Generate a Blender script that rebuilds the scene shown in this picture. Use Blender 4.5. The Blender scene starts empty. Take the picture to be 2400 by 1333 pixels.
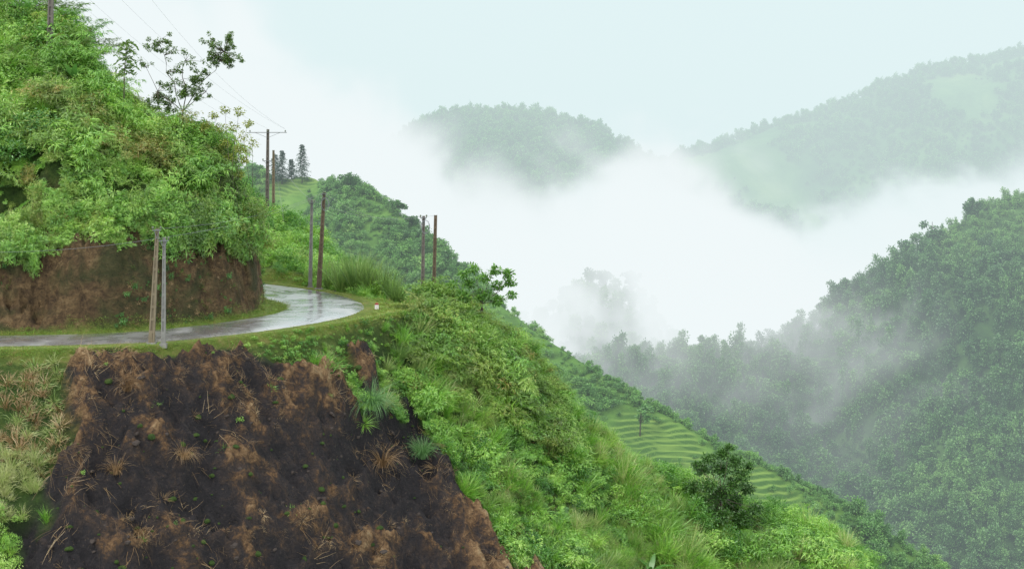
import bpy, math, random
import numpy as np
from mathutils import Vector
random.seed(7); rng=np.random.default_rng(7)
scene=bpy.context.scene
F=3300.0; HY=300.0     # focal length and horizon row, both in image pixels
def S(px,py,d): return ((px-1200)/F*d, d, -(py-HY)/F*d)  # image pixel plus an estimated depth, turned into a world point
# ------------------------------------------------------------ helpers
def link(o): scene.collection.objects.link(o); return o
def mesh_obj(name,verts,faces,mat=None,smooth=False,lv=None,linkit=True):
    me=bpy.data.meshes.new(name); me.from_pydata([tuple(v) for v in verts],[],faces); me.update()
    if mat: me.materials.append(mat)
    if smooth: me.polygons.foreach_set('use_smooth',[True]*len(me.polygons))
    if lv is not None:
        a=me.attributes.new('leafv','FLOAT','POINT'); a.data.foreach_set('value',np.array(lv,dtype=np.float32))
    o=bpy.data.objects.new(name,me)
    if linkit: link(o)
    return o
def empty(name,loc,label,cat,group=None):
    e=bpy.data.objects.new(name,None); e.location=loc; e.empty_display_size=.3; link(e)
    e['label']=label; e['category']=cat
    if group: e['group']=group
    return e
def child(o,p): o.parent=p; return o
def hsh(ix,iy,seed):
    n=(ix.astype(np.int64)*374761393+iy.astype(np.int64)*668265263+seed*1442695041)&0xffffffff
    n=((n^(n>>13))*1274126177)&0xffffffff
    n=n^(n>>16)
    return (n&0xffff)/65535.0
def vn(x,y,seed=0):
    ix=np.floor(x);iy=np.floor(y);fx=x-ix;fy=y-iy
    fx=fx*fx*fx*(fx*(fx*6-15)+10);fy=fy*fy*fy*(fy*(fy*6-15)+10)
    a=hsh(ix,iy,seed);b=hsh(ix+1,iy,seed);c=hsh(ix,iy+1,seed);d=hsh(ix+1,iy+1,seed)
    return (a*(1-fx)+b*fx)*(1-fy)+(c*(1-fx)+d*fx)*fy
def fbm(x,y,scale,octv=4,seed=0,ridge=False):
    s=0;amp=1;tot=0;f=1/scale
    for i in range(octv):
        n=vn(x*f+i*17.3,y*f-i*9.1,seed+i)*2-1
        if ridge: n=1-2*np.abs(n)
        s=s+n*amp;tot+=amp;amp*=.5;f*=2.03
    return s/tot
def sm(a,b,x): t=np.clip((x-a)/(b-a),0,1); return t*t*(3-2*t)
def pip(px,py,poly):
    ins=np.zeros(px.shape,bool);n=len(poly)
    for i in range(n):
        x1,y1=poly[i];x2,y2=poly[(i+1)%n]
        c=((y1>py)!=(y2>py))
        xx=(x2-x1)*(py-y1)/((y2-y1) if y2!=y1 else 1e-9)+x1
        ins^=(c&(px<xx))
    return ins
def pdist(px,py,pl):
    d=np.full(px.shape,1e9)
    for (x1,y1),(x2,y2) in zip(pl[:-1],pl[1:]):
        dx,dy=x2-x1,y2-y1;t=np.clip(((px-x1)*dx+(py-y1)*dy)/(dx*dx+dy*dy),0,1)
        d=np.minimum(d,np.hypot(px-x1-t*dx,py-y1-t*dy))
    return d
def smooth_pl(pl,n):
    P=np.array(pl,float)
    for _ in range(2):
        Q=[P[0]]
        for a,b in zip(P[:-1],P[1:]): Q+= [a*.75+b*.25,a*.25+b*.75]
        Q.append(P[-1]);P=np.array(Q)
    L=np.r_[0,np.cumsum(np.hypot(*np.diff(P,axis=0).T))]
    t=np.linspace(0,L[-1],n)
    return np.c_[np.interp(t,L,P[:,0]),np.interp(t,L,P[:,1])]
# ------------------------------------------------------------ node helpers
def nt(name):
    m=bpy.data.materials.new(name);m.use_nodes=True;t=m.node_tree;t.nodes.clear()
    out=t.nodes.new('ShaderNodeOutputMaterial');return m,t,out
def N(t,typ,**kw):
    n=t.nodes.new(typ)
    for k,v in kw.items(): setattr(n,k,v)
    return n
def ramp(t,fac,stops,interp='LINEAR'):
    r=t.nodes.new('ShaderNodeValToRGB');r.color_ramp.interpolation=interp
    e=r.color_ramp.elements
    while len(e)<len(stops): e.new(.5)
    for i,(p,c) in enumerate(stops):
        e[i].position=p; e[i].color=(c[0],c[1],c[2],1) if not isinstance(c,(int,float)) else (c,c,c,1)
    t.links.new(fac,r.inputs[0]);return r.outputs[0]
def M(t,op,a,b=None,c=None,clamp=False):
    n=t.nodes.new('ShaderNodeMath');n.operation=op;n.use_clamp=clamp
    for i,v in enumerate((a,b,c)):
        if v is None: continue
        if isinstance(v,(int,float)): n.inputs[i].default_value=v
        else: t.links.new(v,n.inputs[i])
    return n.outputs[0]
def mixc(t,f,a,b):
    n=t.nodes.new('ShaderNodeMix');n.data_type='RGBA'
    for i,v in ((0,f),(6,a),(7,b)):
        if isinstance(v,(int,float)): n.inputs[i].default_value=v
        elif isinstance(v,tuple): n.inputs[i].default_value=(*v,1)
        else: t.links.new(v,n.inputs[i])
    return n.outputs[2]
def noise(t,scale,detail=4,rough=.55,dist=0,vec=None):
    n=t.nodes.new('ShaderNodeTexNoise');n.inputs['Scale'].default_value=scale;n.inputs['Detail'].default_value=detail
    n.inputs['Roughness'].default_value=rough;n.inputs['Distortion'].default_value=dist
    if vec is None:
        g=t.nodes.new('ShaderNodeNewGeometry');vec=g.outputs['Position']
    t.links.new(vec,n.inputs['Vector']);return n.outputs[0]
def attr(t,name,typ='GEOMETRY'):
    a=t.nodes.new('ShaderNodeAttribute');a.attribute_name=name;a.attribute_type=typ;return a.outputs['Fac']
def bsdf(t,out,col,rough=.8,bump=None,bstr=.5,bdist=.1,spec=.3):
    p=t.nodes.new('ShaderNodeBsdfPrincipled')
    if isinstance(col,tuple): p.inputs['Base Color'].default_value=(*col,1)
    else: t.links.new(col,p.inputs['Base Color'])
    if isinstance(rough,(int,float)): p.inputs['Roughness'].default_value=rough
    else: t.links.new(rough,p.inputs['Roughness'])
    p.inputs['Specular IOR Level'].default_value=spec
    if bump is not None:
        b=t.nodes.new('ShaderNodeBump');b.inputs['Strength'].default_value=bstr;b.inputs['Distance'].default_value=bdist
        t.links.new(bump,b.inputs['Height']);t.links.new(b.outputs[0],p.inputs['Normal'])
    t.links.new(p.outputs[0],out.inputs[0]);return p
def foliage(name,cols,bias=0.0,transl=.35,nscale=.12,ti=.45,gl_=.07,gain=1.0):
    m,t,out=nt(name)
    f=M(t,'MULTIPLY',attr(t,'leafv'),.35)
    f=M(t,'MULTIPLY_ADD',attr(t,'tint','INSTANCER'),ti,f)
    nz=M(t,'SUBTRACT',noise(t,nscale,3),.5)
    f=M(t,'MULTIPLY_ADD',nz,.9,f)
    f=M(t,'ADD',f,bias+.1,clamp=True)
    n=len(cols);c=ramp(t,f,[(i/(n-1),tuple(q*gain for q in cc)) for i,cc in enumerate(cols)])
    d=N(t,'ShaderNodeBsdfDiffuse');tr=N(t,'ShaderNodeBsdfTranslucent');gl=N(t,'ShaderNodeBsdfGlossy')
    gl.inputs['Roughness'].default_value=.4;gl.inputs['Color'].default_value=(.6,.65,.6,1)
    t.links.new(c,d.inputs[0]);t.links.new(c,tr.inputs[0])
    mx=N(t,'ShaderNodeMixShader');mx.inputs[0].default_value=transl
    t.links.new(d.outputs[0],mx.inputs[1]);t.links.new(tr.outputs[0],mx.inputs[2])
    m2=N(t,'ShaderNodeMixShader');m2.inputs[0].default_value=gl_
    t.links.new(mx.outputs[0],m2.inputs[1]);t.links.new(gl.outputs[0],m2.inputs[2])
    t.links.new(m2.outputs[0],out.inputs[0]);return m
G_BRIGHT=foliage('fresh_green_leaves',[(.024,.075,.010),(.07,.19,.020),(.145,.34,.038),(.27,.47,.065),(.45,.58,.16)],gain=1.17,gl_=.09)
G_BAMBOO=foliage('bamboo_leaves',[(.03,.065,.012),(.075,.16,.020),(.15,.285,.038),(.25,.38,.06),(.38,.39,.11)],gain=1.12)
G_RUSTY=foliage('bamboo_leaves_rusty',[(.055,.06,.016),(.08,.14,.025),(.15,.24,.035),(.27,.28,.06),(.44,.24,.08)],gain=1.05)
G_SHRUB=foliage('shrub_leaves',[(.014,.055,.010),(.036,.125,.018),(.08,.23,.035),(.155,.34,.06),(.26,.45,.10)],gain=1.1)
G_REED=foliage('reed_leaves',[(.06,.13,.035),(.13,.24,.055),(.26,.38,.10),(.42,.47,.18),(.56,.56,.31)],gain=1.05)
G_VERGE=foliage('verge_grass_blades',[(.09,.16,.02),(.15,.24,.03),(.23,.31,.05),(.34,.34,.08),(.42,.35,.13)],nscale=.4)
G_DRY=foliage('dry_straw',[(.10,.06,.03),(.20,.12,.055),(.32,.21,.1),(.45,.33,.17),(.55,.45,.28)],transl=.15,nscale=.5)
G_FAR=foliage('forest_leaves',[(.02,.07,.02),(.05,.14,.032),(.10,.23,.05),(.16,.32,.07),(.25,.4,.11)],nscale=.025,transl=.3,gain=1.15)
G_VFAR=foliage('mountain_leaves',[(.03,.13,.025),(.06,.22,.04),(.11,.30,.05),(.17,.38,.07),(.27,.46,.11)],nscale=.012,transl=.3,gain=1.15)
G_MID=foliage('hillside_bush_leaves',[(.03,.095,.022),(.065,.175,.036),(.115,.27,.052),(.18,.36,.07),(.30,.45,.12)],nscale=.05,transl=.3,gain=1.15)
G_PINE=foliage('pine_needles',[(.015,.05,.022),(.028,.075,.032),(.045,.10,.045),(.065,.13,.05)],transl=.1)
G_BANANA=foliage('banana_leaf',[(.06,.16,.03),(.10,.26,.05),(.18,.36,.09),(.25,.42,.12)])
def simple(name,c1,c2,scale=3,rough=.8,bstr=.4,spec=.3):
    m,t,out=nt(name);tc=N(t,'ShaderNodeTexCoord')
    n=noise(t,scale,6,.65,vec=tc.outputs['Object']);bsdf(t,out,mixc(t,n,c1,c2),rough,n,bstr,.03,spec);return m
BARK=simple('bark',(.05,.04,.03),(.13,.11,.085),6)
M_TAN=simple('stained_concrete',(.11,.09,.055),(.25,.21,.14),3)
M_GREY=simple('grey_concrete',(.11,.11,.10),(.26,.26,.235),3)
M_BROWN=simple('brown_concrete',(.055,.042,.028),(.17,.13,.085),3)
M_DARK=simple('dark_weathered_concrete',(.055,.05,.045),(.19,.17,.145),3)
M_IRON=simple('galvanised_iron',(.10,.11,.11),(.2,.21,.21),8,.5)
M_PORC=simple('brown_green_porcelain',(.07,.09,.05),(.12,.15,.09),4,.3)
M_WIRE=simple('cable',(.16,.17,.18),(.26,.27,.28),4,.6)
M_WHITE=simple('chipped_white_paint',(.45,.43,.4),(.70,.69,.66),6)
M_RED=simple('faded_red_paint',(.20,.03,.03),(.34,.08,.06),6)
M_ROCK=simple('dark_rock',(.035,.035,.033),(.13,.125,.115),3,.75,.8)
# ------------------------------------------------------------ foreground terrain function
OUT=[(-60,82.5),(-45,83),(-30.5,83.8),(-21.7,85.3),(-18.8,87.5),(-15.6,90.6),(-12.7,94.4),(-10.9,98.5),(-10.6,103.2),(-12.0,107.7),(-14.6,112.1),(-18.3,116.0),(-21.8,119.0),(-28,122.5),(-40,131),(-60,144)]
INN=[(-60,87.6),(-45,87.8),(-32,88.2),(-25.6,89.2),(-22.1,91.5),(-19.4,94.5),(-17.3,97.7),(-16.4,100.3),(-16.5,103.2),(-17.6,105.7),(-19.9,108.5),(-24,112.0),(-32,117),(-42,125),(-60,138)]
OS=smooth_pl(OUT,150);IS=smooth_pl(INN,150)
OL=[tuple(p) for p in OS[::2]]+[tuple(OS[-1])];IL=[tuple(p) for p in IS[::2]]+[tuple(IS[-1])]
ROADP=OL+IL[::-1]; HILLP=IL+[(-60,88)]
XR=[-60,-30.5,-21.7,-18.8,-15.6,-12.7,-10.5,-8.5,-6,-3,0,3,6.5,9.5,12.5,16,20,25,27,28.5,30,45]
YR=[80,82.4,84.1,86.4,89.3,92.7,95.6,99,102.5,105,106,106,106,105.5,105,105,104.5,104,103.8,103.6,103.4,100]
ZR=[-13,-13,-13,-13,-13,-13,-13,-13,-13.3,-14.5,-16.8,-20.0,-23.0,-25.3,-26.8,-28.3,-29.6,-31.4,-33.2,-35.5,-40,-60]
XS=[-60,-40,-28,-21.8,-18.3,-14.9,-12.35,-11,-7,0,45];YS=[144,131,122.5,119,116,112.2,108,106,107,108,108]
X2=[-60,-40,-30,-23.6,-21.3,-18,-16,-13,-10,-6,0,6,45];Z2=[6,4,-1,-7.5,-9.3,-11.2,-12.8,-14.3,-17,-23,-29,-35,-75]
PS=[0,.2,.7,1.3,1.8,2.4,3.4,5,9,16,25,60];PZ=[0,.3,2.4,4.1,5.2,6.1,8.8,11.9,16.3,22.5,30,50]
XC=[-60,-45,-36,-33,-31,-30,-28.7,-27.1,-25,-23.4,-20,-14];ZC=[18,13,7.6,5.8,3.8,2.0,0.0,-.8,-1.1,-1.3,-2.0,-3]
def fore(x,y,full=False):
    x=np.asarray(x,float);y=np.asarray(y,float)
    yr=np.interp(x,XR,YR)+fbm(x,y*0,3.0,3,5)*.5*(x<40);zr=np.interp(x,XR,ZR);k=np.interp(x,[-60,-14,-8,0,10,45],[1.15,1.15,1.0,.8,.65,.6])
    zf=zr-k*np.maximum(0,yr-y)
    ys=np.interp(x,XS,YS);z2=np.interp(x,X2,Z2);w=sm(0,14,y-ys);zb=zr+(z2-zr)*w-.6*np.maximum(0,y-134)
    z=np.where(y<yr,zf,zb)
    inh=pip(x,y,HILLP);inr=pip(x,y,ROADP)
    s=pdist(x,y,IL);so=pdist(x,y,OL)
    off=.12+2.1*np.exp(-(((x+16.2)/2.7)**2+((y-102.5)/4.0)**2))
    s=np.where(inh,s-off,s)
    cr=fbm(x,y,2.0,4,31)*1.2+fbm(x*1.4,y*1.4,.7,3,33,ridge=True)*.32
    sp=s+cr*sm(.0,1.2,s)*(1-.4*sm(4,8,s))
    hn=fbm(x,y,6.5,3,77)*1.9+fbm(x,y,2.6,2,78)*.8
    zh=np.interp(np.maximum(sp,0),PS,PZ)-13;zc=np.interp(x*103/np.maximum(y,1),XC,ZC)
    dlt=zh-zc;zh=np.where(dlt>-2,zh-(np.clip(dlt+2,0,4)**2/8+np.maximum(dlt-2,0))*.93,zh)
    z=np.where(inh,zh+hn*sm(2.6,6,s),z)
    dr=np.where(inh,np.maximum(s,0),np.minimum(s,so))
    t=yr-y
    nb=fbm(x,y,4,4,3);ne=fbm(x,y,6,3,64)*3.0+fbm(x,y,2.6,4,65)*3.4
    burn=sm(.0,.7,t+nb*.9-.15-1.9*sm(-17.5,-13,x))*sm(-.4,.4,(-14.0+1.02*t)-x+ne)*sm(-.6,.6,x+25.2+fbm(x,y,3.5,4,66)*3.0+1.2*sm(3.5,7,t))
    burn=np.where(inh|inr|(y>yr),0,burn)
    mask=sm(.3,2.0,dr)*(~inr)*(~inh)
    fr=sm(0,1.5,t)
    a_=x*.75+t*.66;b_=-x*.66+t*.75
    wx=fbm(x,y,6,3,55)*3.4
    rel=fbm(b_+wx,a_*.36,3.6,5,11,ridge=True)*1.0+fbm(b_-wx*.5,a_*.5,1.3,4,17,ridge=True)*.45
    rough=rel*1.7+fbm(x,y,.9,3,12)*.4+fbm(x,y,.5,2,14,ridge=True)*.24
    z=z+mask*(fr*burn*rough+(1-burn)*(fbm(x,y,5,4,21)*1.0+fbm(x,y,2,2,22)*.45)*sm(0,3,np.abs(t)))
    z=np.where(inr,-13.12,z)
    if full: return z,dict(burn=burn,inh=inh,inr=inr,s=s,so=so,t=t,yr=yr,rel=rel,cr=cr)
    return z
gx=np.linspace(-50,44,660);gy=np.linspace(60,154,660)
def grid_mesh(name,gx,gy,Z,mat,attrs=None):
    nx,ny=len(gx),len(gy);X,Y=np.meshgrid(gx,gy)
    co=np.stack([X.ravel(),Y.ravel(),Z.ravel()],1).astype(np.float32)
    i=np.arange((nx-1)*(ny-1));r=i//(nx-1);c=i%(nx-1);a=r*nx+c
    q=np.stack([a,a+1,a+nx+1,a+nx],1).astype(np.int32)
    me=bpy.data.meshes.new(name);me.vertices.add(len(co));me.vertices.foreach_set('co',co.ravel())
    me.loops.add(q.size);me.loops.foreach_set('vertex_index',q.ravel());me.polygons.add(len(q))
    me.polygons.foreach_set('loop_start',np.arange(0,q.size,4,dtype=np.int32));me.polygons.foreach_set('loop_total',np.full(len(q),4,dtype=np.int32))
    me.update();me.validate();me.polygons.foreach_set('use_smooth',np.ones(len(me.polygons),bool))
    for k,v in (attrs or {}).items():
        at=me.attributes.new(k,'FLOAT','POINT');at.data.foreach_set('value',v.ravel().astype(np.float32))
    me.materials.append(mat);o=bpy.data.objects.new(name,me);link(o);o['kind']='structure';return o
# terrain material
m,t,out=nt('hillside_soil')
n1=noise(t,.35,8,.6,.6);n2=noise(t,1.4,10,.74,.5);n3=noise(t,6,6,.75)
f=M(t,'MULTIPLY_ADD',n2,.46,M(t,'MULTIPLY',n1,.22));f=M(t,'MULTIPLY_ADD',attr(t,'rel'),.20,M(t,'ADD',f,.105))
bc=ramp(t,f,[(.36,(.014,.014,.016)),(.50,(.028,.025,.027)),(.565,(.055,.040,.032)),(.605,(.14,.082,.040)),(.65,(.26,.16,.078)),(.71,(.42,.31,.17)),(.80,(.52,.42,.28))])
bc=mixc(t,M(t,'MULTIPLY',ramp(t,n3,[(.5,0),(.62,1)]),.5),bc,(.016,.015,.016))
bc=mixc(t,M(t,'MULTIPLY',ramp(t,n3,[(.32,1),(.40,0)]),.5),bc,(.20,.14,.085))
kc=ramp(t,n2,[(.3,(.026,.018,.012)),(.42,(.072,.047,.024)),(.55,(.155,.102,.048)),(.68,(.25,.175,.088)),(.8,(.31,.24,.14))])
kc=mixc(t,ramp(t,n1,[(.46,0),(.60,.75)]),kc,(.04,.055,.018))
kc=mixc(t,ramp(t,n3,[(.52,0),(.66,.7)]),kc,(.020,.015,.011))
gc=ramp(t,n2,[(.3,(.02,.04,.01)),(.5,(.045,.09,.016)),(.7,(.09,.13,.025)),(.85,(.14,.09,.04))])
vc=ramp(t,n2,[(.3,(.09,.15,.025)),(.5,(.16,.22,.04)),(.65,(.24,.22,.07)),(.8,(.22,.15,.08))])
c=mixc(t,attr(t,'bank'),gc,kc);c=mixc(t,attr(t,'verge'),c,vc);c=mixc(t,attr(t,'burn'),c,bc)
hb=M(t,'MULTIPLY_ADD',n3,.4,n2)
bsdf(t,out,c,.9,hb,1.0,.7,.25);SOIL=m
X,Y=np.meshgrid(gx,gy);Z,A=fore(X.ravel(),Y.ravel(),True)
xr_,yr_=X.ravel(),Y.ravel()
verge=(1-sm(1.0,3.2,A['so']+fbm(xr_,yr_,2,3,9)*.8))*(~A['inh'])*(1-A['burn'])
verge=np.maximum(verge,(~A['inh'])*(1-sm(.4,1.2,A['s'])));verge=np.where((A['t']>.6),verge*.3,verge)
verge=np.maximum(verge,A['inh']*(1-sm(.05,.25,A['s'])))
bank=A['inh']*sm(.05,.25,A['s'])*(1-sm(2.6,3.4,A['s']))
tt=A['t'];bank=np.maximum(bank,.8*sm(.5,.8,fbm(xr_,yr_,3,3,40)+.35)*(tt>0)*sm(6,-2,np.abs(xr_+4-tt)-3))
grid_mesh('hillside_ground',gx,gy,Z,SOIL,dict(burn=A['burn'],bank=bank,verge=verge,rel=A['rel']))
# ------------------------------------------------------------ road
m,t,out=nt('wet_asphalt')
n1=noise(t,.3,4,.55,.6);n2=noise(t,1.2,4,.5);n3=noise(t,14,4,.7)
col=mixc(t,n1,(.11,.112,.116),(.19,.192,.195));edge=attr(t,'edge')
col=mixc(t,M(t,'MULTIPLY',edge,ramp(t,n2,[(.4,0),(.6,1)])),col,(.17,.15,.09))
wet=M(t,'MULTIPLY_ADD',n2,.35,M(t,'MULTIPLY',n1,.7))
ro=ramp(t,wet,[(.42,.2),(.6,.38),(.72,.55)])
p=bsdf(t,out,col,ro,n3,.12,.01,1.0)
p.inputs['IOR'].default_value=1.9;p.inputs['Coat IOR'].default_value=2.5;p.inputs['Coat Weight'].default_value=1.0
t.links.new(ramp(t,wet,[(.44,.16),(.54,.28),(.66,.42)]),p.inputs['Coat Roughness'])
n=len(OS);K=11;V=[];ed=[]
ws=fbm(np.arange(n)*.9,np.zeros(n),2.0,3,4)
for i in range(n):
    a=OS[i];b=IS[i]
    for j in range(K):
        u=j/(K-1);p=a*(1-u)+b*u
        if j==0: p=p-(b-a)*.02*ws[i]
        V.append((p[0],p[1],-12.97+.06*math.sin(math.pi*u)-(.12 if j in(0,K-1) else 0)));ed.append(1-min(1,min(u,1-u)*9))
Fc=[(i*K+j,i*K+j+1,(i+1)*K+j+1,(i+1)*K+j) for i in range(n-1) for j in range(K-1)]
ro_=mesh_obj('road',V,[f[::-1] for f in Fc],m,True);ro_['kind']='structure'
at=ro_.data.attributes.new('edge','FLOAT','POINT');at.data.foreach_set('value',np.array(ed,dtype=np.float32))
# ------------------------------------------------------------ distant hills
def hill_mat(name,cols,sc):
    m,t,out=nt(name);a=noise(t,sc,8,.65,.4);g=N(t,'ShaderNodeNewGeometry')
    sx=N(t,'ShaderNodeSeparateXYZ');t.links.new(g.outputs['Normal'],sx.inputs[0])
    c=ramp(t,a,[(.3,cols[0]),(.5,cols[1]),(.7,cols[2])])
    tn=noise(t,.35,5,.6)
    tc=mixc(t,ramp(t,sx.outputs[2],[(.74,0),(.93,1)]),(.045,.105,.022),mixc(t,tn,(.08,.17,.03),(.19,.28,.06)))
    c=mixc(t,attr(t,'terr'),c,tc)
    bsdf(t,out,c,.9,a,.6,1.0,.1);return m
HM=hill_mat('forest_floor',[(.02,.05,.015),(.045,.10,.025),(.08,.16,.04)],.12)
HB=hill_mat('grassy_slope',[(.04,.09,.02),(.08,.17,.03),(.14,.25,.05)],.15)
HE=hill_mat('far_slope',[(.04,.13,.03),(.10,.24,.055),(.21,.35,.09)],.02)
class Hill:
    def __init__(s,pts,kf,kb,r,amp,sc,seed,veg,floor=-170):
        P=np.array([S(*p) for p in pts]);s.X=P[:,0];s.Y=P[:,1];s.Z=P[:,2]-veg
        s.kf=kf;s.kb=kb;s.r=r;s.amp=amp;s.sc=sc;s.seed=seed;s.floor=floor;s.terr=[]
    def tm(s,x,y):
        w=np.zeros(np.shape(x))
        for cx,cy,rx,ry in s.terr: w=np.maximum(w,1-sm(.7,1.0,np.hypot((x-cx)/rx,(y-cy)/ry)+fbm(x,y,6,4,8)*.35))
        return w
    def z(s,x,y):
        x=np.asarray(x,float);y=np.asarray(y,float)
        yr=np.interp(x,s.X,s.Y);zr=np.interp(x,s.X,s.Z);t=y-yr
        d=np.sqrt(t*t+s.r*s.r)-s.r
        z=zr-np.where(t<0,s.kf,s.kb)*d
        z=z+fbm(x,y,s.sc,5,s.seed)*s.amp*sm(0,s.sc*.8,np.abs(t))+fbm(x,y,s.sc*.3,3,s.seed+9,)*s.amp*.12
        if s.terr:
            w=s.tm(x,y);h=.78;wv=fbm(x,y,9,3,2)*1.3;q=z/h+wv;fl=np.floor(q);fq=q-fl
            z=z*(1-w)+w*((fl+sm(.5,1.0,fq)-wv)*h)
        return np.maximum(z,s.floor)
    def mesh(s,name,x0,x1,y0,y1,step,mat):
        gx=np.arange(x0,x1,step);gy=np.arange(y0,y1,step);X,Y=np.meshgrid(gx,gy)
        return grid_mesh(name,gx,gy,s.z(X.ravel(),Y.ravel()),mat,dict(terr=s.tm(X.ravel(),Y.ravel())))
HillB=Hill([(200,430,330),(560,405,325),(720,408,318),(830,428,305),(900,465,300),(1000,545,290),(1070,612,285),(1180,712,275),(1290,792,268),(1400,860,260),(1500,925,255),(1660,1020,248),(1800,1082,244),(2000,1185,240),(2200,1310,236),(2500,1500,230)],.66,.8,3,3,26,50,.9)
HillB.terr=[(23.5,244,11,8),(42.5,237.5,6.5,6),(-48,318,9,10)]
HillB.mesh('terraced_hill',-110,110,190,340,.34,HB)
HillC=Hill([(900,1150,440),(1150,950,450),(1300,860,460),(1500,822,465),(1700,806,470),(1830,785,475),(1900,745,478),(2000,675,480),(2100,603,482),(2200,528,484),(2300,470,486),(2400,428,488),(2600,330,490),(3000,180,495)],.66,.7,8,26,55,60,5)
HillC.mesh('forested_hill',-60,300,270,600,2.5,HM)
HillF=Hill([(1000,950,520),(1180,800,520),(1280,705,520),(1360,665,520),(1440,665,520),(1500,690,520),(1560,750,520),(1700,880,520),(1900,980,520)],.7,.7,8,4,40,70,6)
HillF.mesh('misty_knoll',-60,130,440,620,3,HM)
HillD=Hill([(500,620,900),(800,420,900),(900,335,900),(970,285,900),(1060,255,900),(1150,243,900),(1250,252,900),(1400,285,900),(1490,338,900),(1560,385,900),(1750,480,900)],.6,.6,14,14,75,80,6)
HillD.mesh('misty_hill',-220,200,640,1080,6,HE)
HillE=Hill([(1200,560,980),(1420,440,990),(1540,375,1000),(1700,318,1005),(1800,285,1010),(2000,212,1020),(2150,158,1030),(2300,130,1040),(2400,108,1050),(2700,60,1060),(3100,0,1080)],.62,.6,14,46,100,90,5)
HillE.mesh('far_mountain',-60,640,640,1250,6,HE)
V=[(-4000,150,-171),(4000,150,-171),(4000,4500,-171),(-4000,4500,-171)]
o=mesh_obj('valley_floor',V,[(0,1,2,3)],HE);o['kind']='structure'
# ------------------------------------------------------------ plant prototypes
class B:
    def __init__(s): s.v=[];s.f=[];s.l=[]
    def leaf(s,p,d,L,W,droop=.0,seg=2,lv=None,shape='leaf',flat=False):
        p=Vector(p);d=Vector(d).normalized();lv=random.random() if lv is None else lv
        up=Vector((0,0,1)) if flat else Vector((random.gauss(0,.6),random.gauss(0,.6),1))
        base=len(s.v)
        for i in range(seg+1):
            u=i/seg
            if shape=='leaf': w=W*math.sin(math.pi*min(1,.12+.88*u)) if i<seg else 0
            elif shape=='grass': w=W*(1-u)**.6
            else: w=W
            sd=d.cross(up)
            if sd.length<1e-4: sd=Vector((1,0,0))
            sd.normalize();sd*=w*.5
            s.v+= [tuple(p-sd),tuple(p+sd)];s.l+=[lv,lv]
            if i: b=base+2*i;s.f.append((b-2,b-1,b+1,b))
            p=p+d*(L/seg);d=(d+Vector((0,0,-droop/seg))).normalized()
    def tube(s,pts,rad,sides=5,lv=.2):
        base=len(s.v)
        for i,(p,r) in enumerate(zip(pts,rad)):
            p=Vector(p);a=Vector(pts[max(0,i-1)]);b=Vector(pts[min(len(pts)-1,i+1)]);d=(b-a).normalized()
            u=d.orthogonal().normalized() if abs(d.z)<.95 else Vector((1,0,0)).cross(d).normalized();w=d.cross(u)
            for k in range(sides):
                an=2*math.pi*k/sides;s.v.append(tuple(p+(u*math.cos(an)+w*math.sin(an))*r));s.l.append(lv)
            if i:
                for k in range(sides):
                    k2=(k+1)%sides;q=base+i*sides
                    s.f.append((q-sides+k,q-sides+k2,q+k2,q+k))
        q=base+(len(pts)-1)*sides;s.f.append(tuple(range(q,q+sides)));s.f.append(tuple(reversed(range(base,base+sides))))
    def box(s,c0,c1,w0,w1,d0,d1):
        b=len(s.v)
        for c,w,d in((c0,w0,d0),(c1,w1,d1)):
            for sx,sy in((-1,-1),(1,-1),(1,1),(-1,1)): s.v.append((c[0]+sx*w/2,c[1]+sy*d/2,c[2]));s.l.append(.5)
        s.f+=[(b,b+3,b+2,b+1),(b+4,b+5,b+6,b+7)]+[(b+i,b+(i+1)%4,b+4+(i+1)%4,b+4+i) for i in range(4)]
    def obj(s,name,mat,linkit=False,smooth=False): return mesh_obj(name,s.v,s.f,mat,smooth,s.l,linkit)
U=random.uniform;Gs=random.gauss
def p_grass(n,h,w,spread,droop,mat):
    b=B()
    for i in range(n):
        a=U(0,6.283);r=abs(Gs(0,.16))*spread;tl=U(.1,.7)*spread
        b.leaf((r*math.cos(a),r*math.sin(a),-.05),(math.cos(a)*tl,math.sin(a)*tl,1),h*U(.5,1.1),w*U(.6,1.2),droop*U(.5,1.6),4,shape='grass')
    return b.obj('p',mat)
def p_bamboo(h,mat,nc=8,nl=34,ll=.34,lw=.05,arch=.9):
    b=B()
    for c in range(nc):
        a=U(0,6.283);p=Vector((Gs(0,.18),Gs(0,.18),-.1));d=Vector((math.cos(a)*U(.1,.5),math.sin(a)*U(.1,.5),1)).normalized()
        L=h*U(.7,1.1);pts=[p.copy()];n=9
        for i in range(n):
            p=p+d*(L/n);d=(d+Vector((math.cos(a)*.05,math.sin(a)*.05,-.04-arch*.35*(i/n)**2))).normalized();pts.append(p.copy())
        b.tube(pts,[.018*(1-i/12) for i in range(len(pts))],3,lv=.9)
        for i in range(nl):
            u=U(.25,1)**.8*n;k=min(n-1,int(u));q=pts[k].lerp(pts[k+1],u-k)
            aa=U(0,6.283);sl=U(.05,.35);o=q+Vector((math.cos(aa),math.sin(aa),U(-.2,.3)))*sl
            for _ in range(2):
                a2=aa+Gs(0,.6)
                b.leaf(o,(math.cos(a2),math.sin(a2),U(-.7,.35)),ll*U(.6,1.2),lw*U(.8,1.3),.9,2)
    return b.obj('p',mat)
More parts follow.
